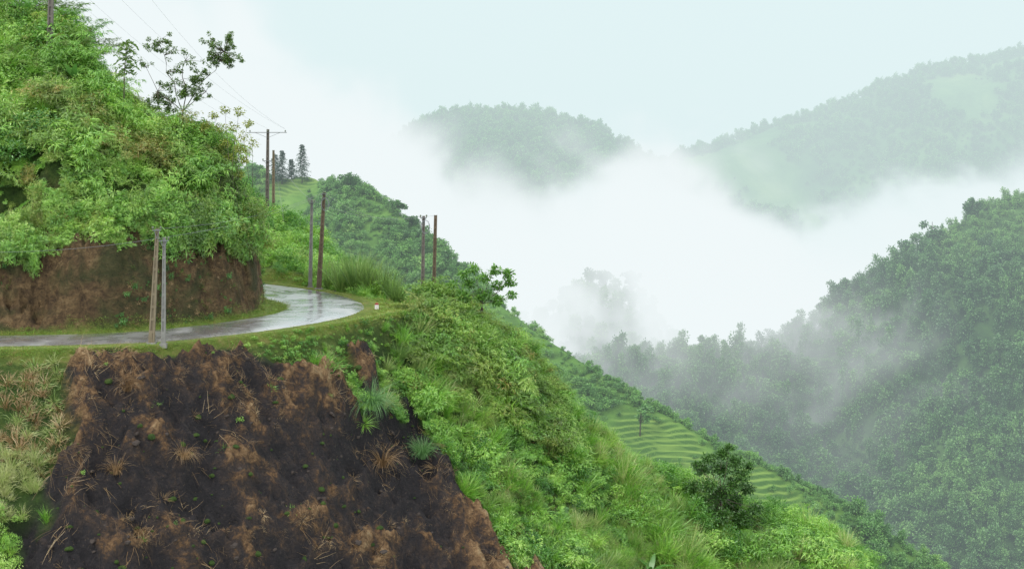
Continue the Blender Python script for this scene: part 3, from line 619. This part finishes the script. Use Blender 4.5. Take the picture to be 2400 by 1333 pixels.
def pine(px,d,h):
    xx=(px-1200)/F*d;e=empty('pine_tree',(xx,d,hz(HillB,xx,d)-.2),'dark narrow pine tree on the grassy hilltop','pine tree','pine trees on the hilltop')
    b=B();b.tube([(0,0,0),(0,0,h*.5),(0,0,h)],[.14,.09,.02],6);child(b.obj('trunk',BARK,True,True),e);b=B()
    for i in range(int(h*5)):
        z=h*(.12+.86*i/(h*5));R=(1-z/h)**.8*h*.28+.1
        for j in range(8):
            a=U(0,6.283);L=R*U(.4,1.2)
            for k in range(5):
                u=(k+1)/5;b.leaf((math.cos(a)*L*u,math.sin(a)*L*u,z+.1*u-.25*L*u*u),(math.cos(a+Gs(0,.8)),math.sin(a+Gs(0,.8)),U(-.3,.4)),.42,.2,.3,2)
    child(b.obj('crown',G_PINE,True),e)
for px,d,h in((645,318,6.5),(661,316,8.0),(683,319,4.8),(708,315,8.8)): pine(px,d,h)
def clump(name,px,d,n,h,w,mat,label,cat='grass clump',spread=1.0,droop=1.3):
    p=on(px,d);o=p_grass(n,h,w,spread,droop,mat);o.name=name;o.location=p;link(o);o['label']=label;o['category']=cat;return o
G_BLUE=foliage('bluish_grass',[(.05,.13,.035),(.09,.21,.06),(.15,.31,.10),(.26,.42,.18)],.3)
clump('tall_grass_clump',868,91.8,650,2.6,.032,G_BLUE,'large drooping blue-green grass clump at the burnt edge',spread=1.3,droop=2.4)
clump('tall_grass_clump',990,93.5,420,1.9,.032,G_BLUE,'upright blue-green grass clump on the slope',droop=1.7)
clump('tall_grass_clump',935,97.5,360,2.1,.035,G_REED,'faded feathery grass clump below the road shoulder')
clump('dry_grass_clump',895,90.5,260,2.2,.03,G_DRY,'straw-coloured drooping grass at the burnt edge',droop=2.6)
for px,d,h in((270,78.5,1.3),(325,77,1.5),(430,80.5,1.6),(970,84,1.5),(300,81.5,1.6),(415,76,1.1)):
    clump('dry_grass_clump',px,d,190,h*U(.8,1.1),.022,G_DRY,'pale dry grass tuft clinging to scorched soil',droop=U(1.6,3))['group']='dry tufts on the burnt slope'
for px,d,h in((800,113,3.6),(830,112,4.0),(858,111.5,4.0),(890,111,3.8),(915,110,3.0),(775,115,2.8),(875,113,4.2),(845,114,4.2),(930,109,2.4)):
    o=clump('reed_clump',px,d,200,h,.055,G_REED if px!=890 else G_RUSTY,'tall arching reed grass behind the road bend','reed clump',.75,.75);o['group']='reed clumps behind the road bend'
for px,d,h in((60,104.5,5.4),(95,104.5,5.2),(130,105,5.4),(155,104.5,5.0),(20,104,5),(150,106,5.8),(80,106,5.8),(172,105.5,5.4),(110,104,4.6)):
    xx,yy,zz=on(px,d);o=p_bamboo(h,random.choice([G_BAMBOO,G_BRIGHT,G_RUSTY]),20,120,.34,.048,1.0);o.name='bamboo_clump';o.location=(xx,yy,zz);link(o);o['label']='tall leafy bamboo clump with drooping tips on the hilltop';o['category']='bamboo';o['group']='bamboo clumps on the upper slope'
def banana(px,d,h,label,n=7):
    e=empty('banana_plant',on(px,d),label,'banana plant','banana plants on the slope');b=B();b.tube([(0,0,0),(0,0,h*.4)],[.09,.06],7);child(b.obj('stem',simple('banana_stem',(.12,.16,.05),(.2,.2,.08)),True,True),e)
    b=B()
    for j in range(n): a=6.283*j/n+U(-.3,.3);b.leaf((0,0,h*.38),(math.cos(a)*.7,math.sin(a)*.7,U(.5,1.3)),h*U(.7,.95),.4,U(.9,1.6),7,flat=True)
    child(b.obj('leaf_crown',G_BANANA,True),e)
banana(1790,98.6,2.3,'banana plant with long pale arching leaves');banana(1525,97,2.1,'small banana plant among the bushes');banana(172,97,2.1,'banana plant on the upper slope')
# ------------------------------------------------------------ stones, markers
e=empty('kilometre_stone',on(883,101.2,.08),'small white roadside stone with red rounded top','road marker')
b=B();b.box((0,0,-.05),(0,0,.32),.28,.27,.18,.17);child(b.obj('stone_body',M_WHITE,True),e)
b=B();n=10
for yy in(-.09,.09):
    for k in range(n+1): a=math.pi*k/n;b.v.append((.14*math.cos(a),yy,.323+.14*math.sin(a)));b.l.append(.5)
b.f=[tuple(range(n+1)),tuple(reversed(range(n+1,2*n+2)))]+[(k,k+n+1,k+n+2,k+1) for k in range(n)]+[(n,2*n+1,n+1,0)]
child(b.obj('painted_top',M_RED,True),e)
def boulder(px,d,s,label,dz=0):
    o=p_stone(M_ROCK);o.name='boulder';link(o);o.location=on(px,d,dz+.1*s);o.scale=(s,s*.8,s*.75);o.rotation_euler=(U(-.2,.2),U(-.2,.2),U(0,6));o['label']=label;o['category']='rock'
boulder(787,113.2,.42,'dark boulder lying on the grass verge')
boulder(215,88.8,.2,'grey stone at the foot of the bank');boulder(760,112.8,.15,'small stone beside the road edge')
# ------------------------------------------------------------ utility poles
def pole(px,d,pt,w0,w1,mat,label,arms=(),coil=False):
    base=on(px,d);top=S(pt[0],pt[1],d);e=empty('utility_pole',base,label,'utility pole','utility poles along the road')
    H=top[2]-base[2];dx=top[0]-base[0];cx=lambda u:dx*u
    b=B();d0,d1=w0*.62,w1*.62
    for sg in(-1,1):
        b.box((cx(0)+sg*w0*.36,0,0),(cx(1)+sg*w1*.36,0,H),w0*.28,w1*.28,d0,d1)
    b.box((0,0,.0),(dx,0,H-.02),w0*.44,w1*.44,d0*.35,d1*.35)
    for i in range(int(H/.75)+1):
        u=min(.985,i*.75/H);w=w0+(w1-w0)*u;dd=d0+(d1-d0)*u
        hh=.16 if i else .9
        b.box((cx(u),0,H*u),(cx(u),0,min(H,H*u+hh)),w*.438,w*.43,dd*.93,dd*.92)
    o=b.obj('shaft',mat,True);child(o,e)
    bp=B();bp.box((0,0,-.1),(0,0,.18),w0*1.7,w0*1.5,w0*1.5,w0*1.3);child(bp.obj('footing',M_GREY,True),e)
    for (hf,L,ang,ins) in arms:
        b=B();zz=H*hf;c,s_=math.cos(ang),math.sin(ang)
        b.tube([(cx(hf)-L/2*c,-.14-L/2*s_,zz),(cx(hf)+L/2*c,-.14+L/2*s_,zz)],[.045,.045],4);
        b.tube([(cx(hf)-L/3*c,-.14-L/3*s_,zz),(cx(hf),-.12,zz-.5)],[.02,.02],4)
        b.tube([(cx(hf)+L/3*c,-.14+L/3*s_,zz),(cx(hf),-.12,zz-.5)],[.02,.02],4);child(b.obj('cross_arm',M_IRON,True),e)
        for i in range(ins):
            u=(i/(ins-1)-.5)*.92 if ins>1 else 0;X_,Y_=cx(hf)+u*L*c,-.14+u*L*s_
            b=B();zs=[0,.06,.07,.1,.11,.15,.16,.2];rs=[.02,.02,.07,.06,.03,.06,.05,.03]
            b.tube([(X_,Y_,zz+.03+q_) for q_ in zs],[r*1.2 for r in rs],8);child(b.obj('insulator',M_PORC,True,True),e)
    if coil:
        b=B()
        for rr in(.42,.38,.45):
            pts=[(cx(.86)+.15+rr*math.cos(a)*.75,-.2+rr*.1,H*.88+rr*math.sin(a)*1.2) for a in np.linspace(0,6.283,22)]
            b.tube(pts,[.012]*22,4)
        child(b.obj('cable_coil',M_WIRE,True),e)
    return (top[0],top[1]-.15,top[2])
T={}
T[1]=pole(355,84.8,(369,535),.36,.20,M_TAN,'tan stained tapered concrete pole leaning slightly on the verge',[(.985,.5,.2,2)])
T[2]=pole(383,84.6,(385,556),.27,.16,M_GREY,'grey tapered concrete pole beside a taller tan one',[(.97,.6,.2,2)])
T[3]=pole(727,115,(731,468),.32,.2,M_GREY,'slim grey concrete pole in the grass past the bend',[(.97,.5,.3,2)])
T[4]=pole(747,113.8,(760,451),.40,.24,M_BROWN,'leaning brown concrete pole with coiled cable near its top',[(.985,.45,.2,1)],True)
T[5]=pole(990,107,(993,506),.30,.2,M_DARK,'dark weathered concrete pole with a loop of cable',[(.98,.5,.2,2)],True)
T[6]=pole(1016,108.6,(1021,504),.30,.24,M_BROWN,'brown square concrete pole on the road shoulder')
T[7]=pole(626,134,(628,303),.36,.24,M_DARK,'dark concrete pole carrying wide cross arms',[(.96,3.6,.1,3),(.62,.9,.1,2)],False)
T[8]=pole(641,135,(641,352),.3,.2,M_TAN,'shorter tan concrete pole beside a pole with cross arms')
T[9]=pole(116,98.5,(121,-70),.42,.30,M_DARK,'dark concrete pole standing in hillside bushes',[(.97,1.8,.2,3)])
def cable(a,b_,sag,label='thin sagging overhead cable strung between poles',r=.009):
    a=Vector(a);b_=Vector(b_);n=28;b=B();pts=[]
    for i in range(n+1): u=i/n;pts.append(a.lerp(b_,u)+Vector((0,0,-4*sag*u*(1-u))))
    b.tube(pts,[r]*(n+1),4);o=b.obj('power_cable',M_WIRE,True,True);o['label']=label;o['category']='cable';o['group']='overhead cables'
cable(T[2],T[3],.35);cable(T[1],T[4],.6);cable(T[3],T[5],.7);cable(T[4],T[5],1.0);cable(T[5],T[6],.05);cable(T[2],(-44,80,-5.5),1.2)
x7=T[7]
for i,(ox,pxx,pyy) in enumerate(((-1.7,200,0),(0,215,-10),(1.6,300,-10))):
    far=S(pxx-130,pyy-110,96);cable((x7[0]+ox,x7[1],x7[2]+.05),far,1.2,r=.005)
far=S(340,-20,100);cable((x7[0]+1.7,x7[1],x7[2]),far,1.0,r=.005)
g1=S(644,372,134);g2=on(672,128);cable((g1[0],g1[1],g1[2]),g2,.05,'taut guy cable anchoring a pole to the slope')
cable(T[8],T[3],.6)
# ------------------------------------------------------------ fog and haze: self-glowing volume grids lying in the valley
def vol_mat(name,sig,col):
    m,t,out=nt(name);den=attr(t,'density');sg=M(t,'MULTIPLY',den,sig)
    ab=N(t,'ShaderNodeVolumeAbsorption');ab.inputs[0].default_value=(0,0,0,1);t.links.new(sg,ab.inputs[1])
    em=N(t,'ShaderNodeEmission');em.inputs[0].default_value=(*col,1);t.links.new(sg,em.inputs[1])  # added glow stands in for skylight scattered by fog and haze
    ad=N(t,'ShaderNodeAddShader');t.links.new(ab.outputs[0],ad.inputs[0]);t.links.new(em.outputs[0],ad.inputs[1]);t.links.new(ad.outputs[0],out.inputs['Volume']);return m
def volume(name,mn,mx,res,mat,field=None,rate=1.0):
    me=bpy.data.meshes.new(name);o=bpy.data.objects.new(name,me);link(o);o['kind']='stuff';me.materials.append(mat)
    g=bpy.data.node_groups.new(name+'_nodes','GeometryNodeTree')
    g.interface.new_socket('Geometry',in_out='INPUT',socket_type='NodeSocketGeometry');g.interface.new_socket('Geometry',in_out='OUTPUT',socket_type='NodeSocketGeometry')
    go_=g.nodes.new('NodeGroupOutput');vc_=g.nodes.new('GeometryNodeVolumeCube')
    vc_.inputs['Min'].default_value=mn;vc_.inputs['Max'].default_value=mx
    for k_,r_ in zip('XYZ',res): vc_.inputs['Resolution '+k_].default_value=r_
    if field: g.links.new(field(g),vc_.inputs['Density'])
    else: vc_.inputs['Density'].default_value=1.0
    smn=g.nodes.new('GeometryNodeSetMaterial');smn.inputs['Material'].default_value=mat
    g.links.new(vc_.outputs[0],smn.inputs[0]);g.links.new(smn.outputs[0],go_.inputs[0])
    o.modifiers.new('volume','NODES').node_group=g
    try: mat.cycles.volume_step_rate=rate
    except Exception as ex: print(ex)
    return o
volume('haze',(-700,160,-200),(900,620,260),(16,12,8),vol_mat('thin_haze',.0007,(.71,.88,.89)),rate=3)
volume('distant_haze',(-900,622,-200),(1300,1700,420),(16,16,8),vol_mat('thick_haze',.0021,(.775,.905,.92)),rate=3)
def fogfield(g):
    pos=g.nodes.new('GeometryNodeInputPosition').outputs[0]
    sx=g.nodes.new('ShaderNodeSeparateXYZ');g.links.new(pos,sx.inputs[0]);px_,py_,pz_=sx.outputs
    vm=g.nodes.new('ShaderNodeVectorMath');vm.operation='MULTIPLY';g.links.new(pos,vm.inputs[0]);vm.inputs[1].default_value=(1,.5,1.0)
    n1=noise(g,.020,9,.72,1.2,vec=vm.outputs[0])
    fx=M(g,'DIVIDE',M(g,'ADD',px_,200),500)
    r=g.nodes.new('ShaderNodeFloatCurve');cv=r.mapping.curves[0]
    pts=[(0,.86),(.12,.86),(.20,.74),(.28,.52),(.34,.38),(.40,.31),(.45,.31),(.50,.40),(.56,.31),(.61,.32),(.68,.22),(.76,.23),(.85,.37),(1,.45)]
    cv.points[0].location=pts[0];cv.points[1].location=pts[-1]
    for p in pts[1:-1]: cv.points.new(*p)
    r.mapping.update();g.links.new(fx,r.inputs['Value'])
    top=M(g,'SUBTRACT',M(g,'MULTIPLY',r.outputs[0],140),80)
    far=M(g,'DIVIDE',M(g,'SUBTRACT',py_,530),60,clamp=True)
    lft=M(g,'DIVIDE',M(g,'SUBTRACT',110,px_),40,clamp=True)
    lift=M(g,'MULTIPLY',M(g,'MULTIPLY',M(g,'SUBTRACT',1,far),lft),32)
    h=M(g,'MULTIPLY_ADD',M(g,'SUBTRACT',n1,.5),135,M(g,'SUBTRACT',top,pz_));h=M(g,'ADD',h,lift)
    d1=M(g,'DIVIDE',h,30,clamp=True);d1=M(g,'MULTIPLY',d1,d1)
    near=M(g,'DIVIDE',M(g,'SUBTRACT',py_,402),95,clamp=True);near=M(g,'MULTIPLY',near,near)
    pt=M(g,'MULTIPLY',M(g,'SUBTRACT',n1,.39),5,clamp=True)
    pt=M(g,'MAXIMUM',pt,far)
    return M(g,'MULTIPLY',M(g,'MULTIPLY',d1,near),pt)
volume('valley_fog',(-240,402,-172),(380,860,80),(180,116,90),vol_mat('fog',.085,(.92,.962,.975)),fogfield,rate=3)
# ------------------------------------------------------------ world, sun, camera
w=bpy.data.worlds.new('World');scene.world=w;w.use_nodes=True;t=w.node_tree;t.nodes.clear()
o=t.nodes.new('ShaderNodeOutputWorld');sky=t.nodes.new('ShaderNodeTexSky');sky.sky_type='NISHITA';sky.sun_disc=False
sky.sun_elevation=math.radians(48);sky.sun_rotation=math.radians(-130);sky.dust_density=3
b1=t.nodes.new('ShaderNodeBackground');b1.inputs[1].default_value=.05;t.links.new(sky.outputs[0],b1.inputs[0])
tc=t.nodes.new('ShaderNodeTexCoord');sp=t.nodes.new('ShaderNodeSeparateXYZ');t.links.new(tc.outputs['Generated'],sp.inputs[0])
cr=ramp(t,sp.outputs[2],[(0,(.69,.78,.80)),(.1,(.69,.78,.82)),(.22,(.95,1.0,1.0)),(.5,(1.0,1.0,1.0)),(1,(1.0,1.0,1.0))])
st=ramp(t,sp.outputs[2],[(0,.425),(.12,.425),(.3,.75),(1,1.0)])
b2=t.nodes.new('ShaderNodeBackground');t.links.new(M(t,'MULTIPLY',st,2.3),b2.inputs[1]);t.links.new(cr,b2.inputs[0])
ad=t.nodes.new('ShaderNodeAddShader');t.links.new(b1.outputs[0],ad.inputs[0]);t.links.new(b2.outputs[0],ad.inputs[1]);t.links.new(ad.outputs[0],o.inputs[0])
sd=bpy.data.lights.new('sun','SUN');sd.energy=1.5;sd.angle=math.radians(14);sd.color=(1,.97,.92)
so=bpy.data.objects.new('sun',sd);link(so);so.rotation_euler=(math.radians(42),0,math.radians(-50))
cam=bpy.data.cameras.new('camera');co=bpy.data.objects.new('camera',cam);link(co);scene.camera=co
co.location=(0,0,0);co.rotation_euler=(math.radians(90),0,0);cam.sensor_width=36;cam.lens=36*F/2400
cam.shift_y=-(666.5-HY)/2400;cam.clip_start=1;cam.clip_end=8000
scene.view_settings.view_transform='Standard';scene.view_settings.look='None'
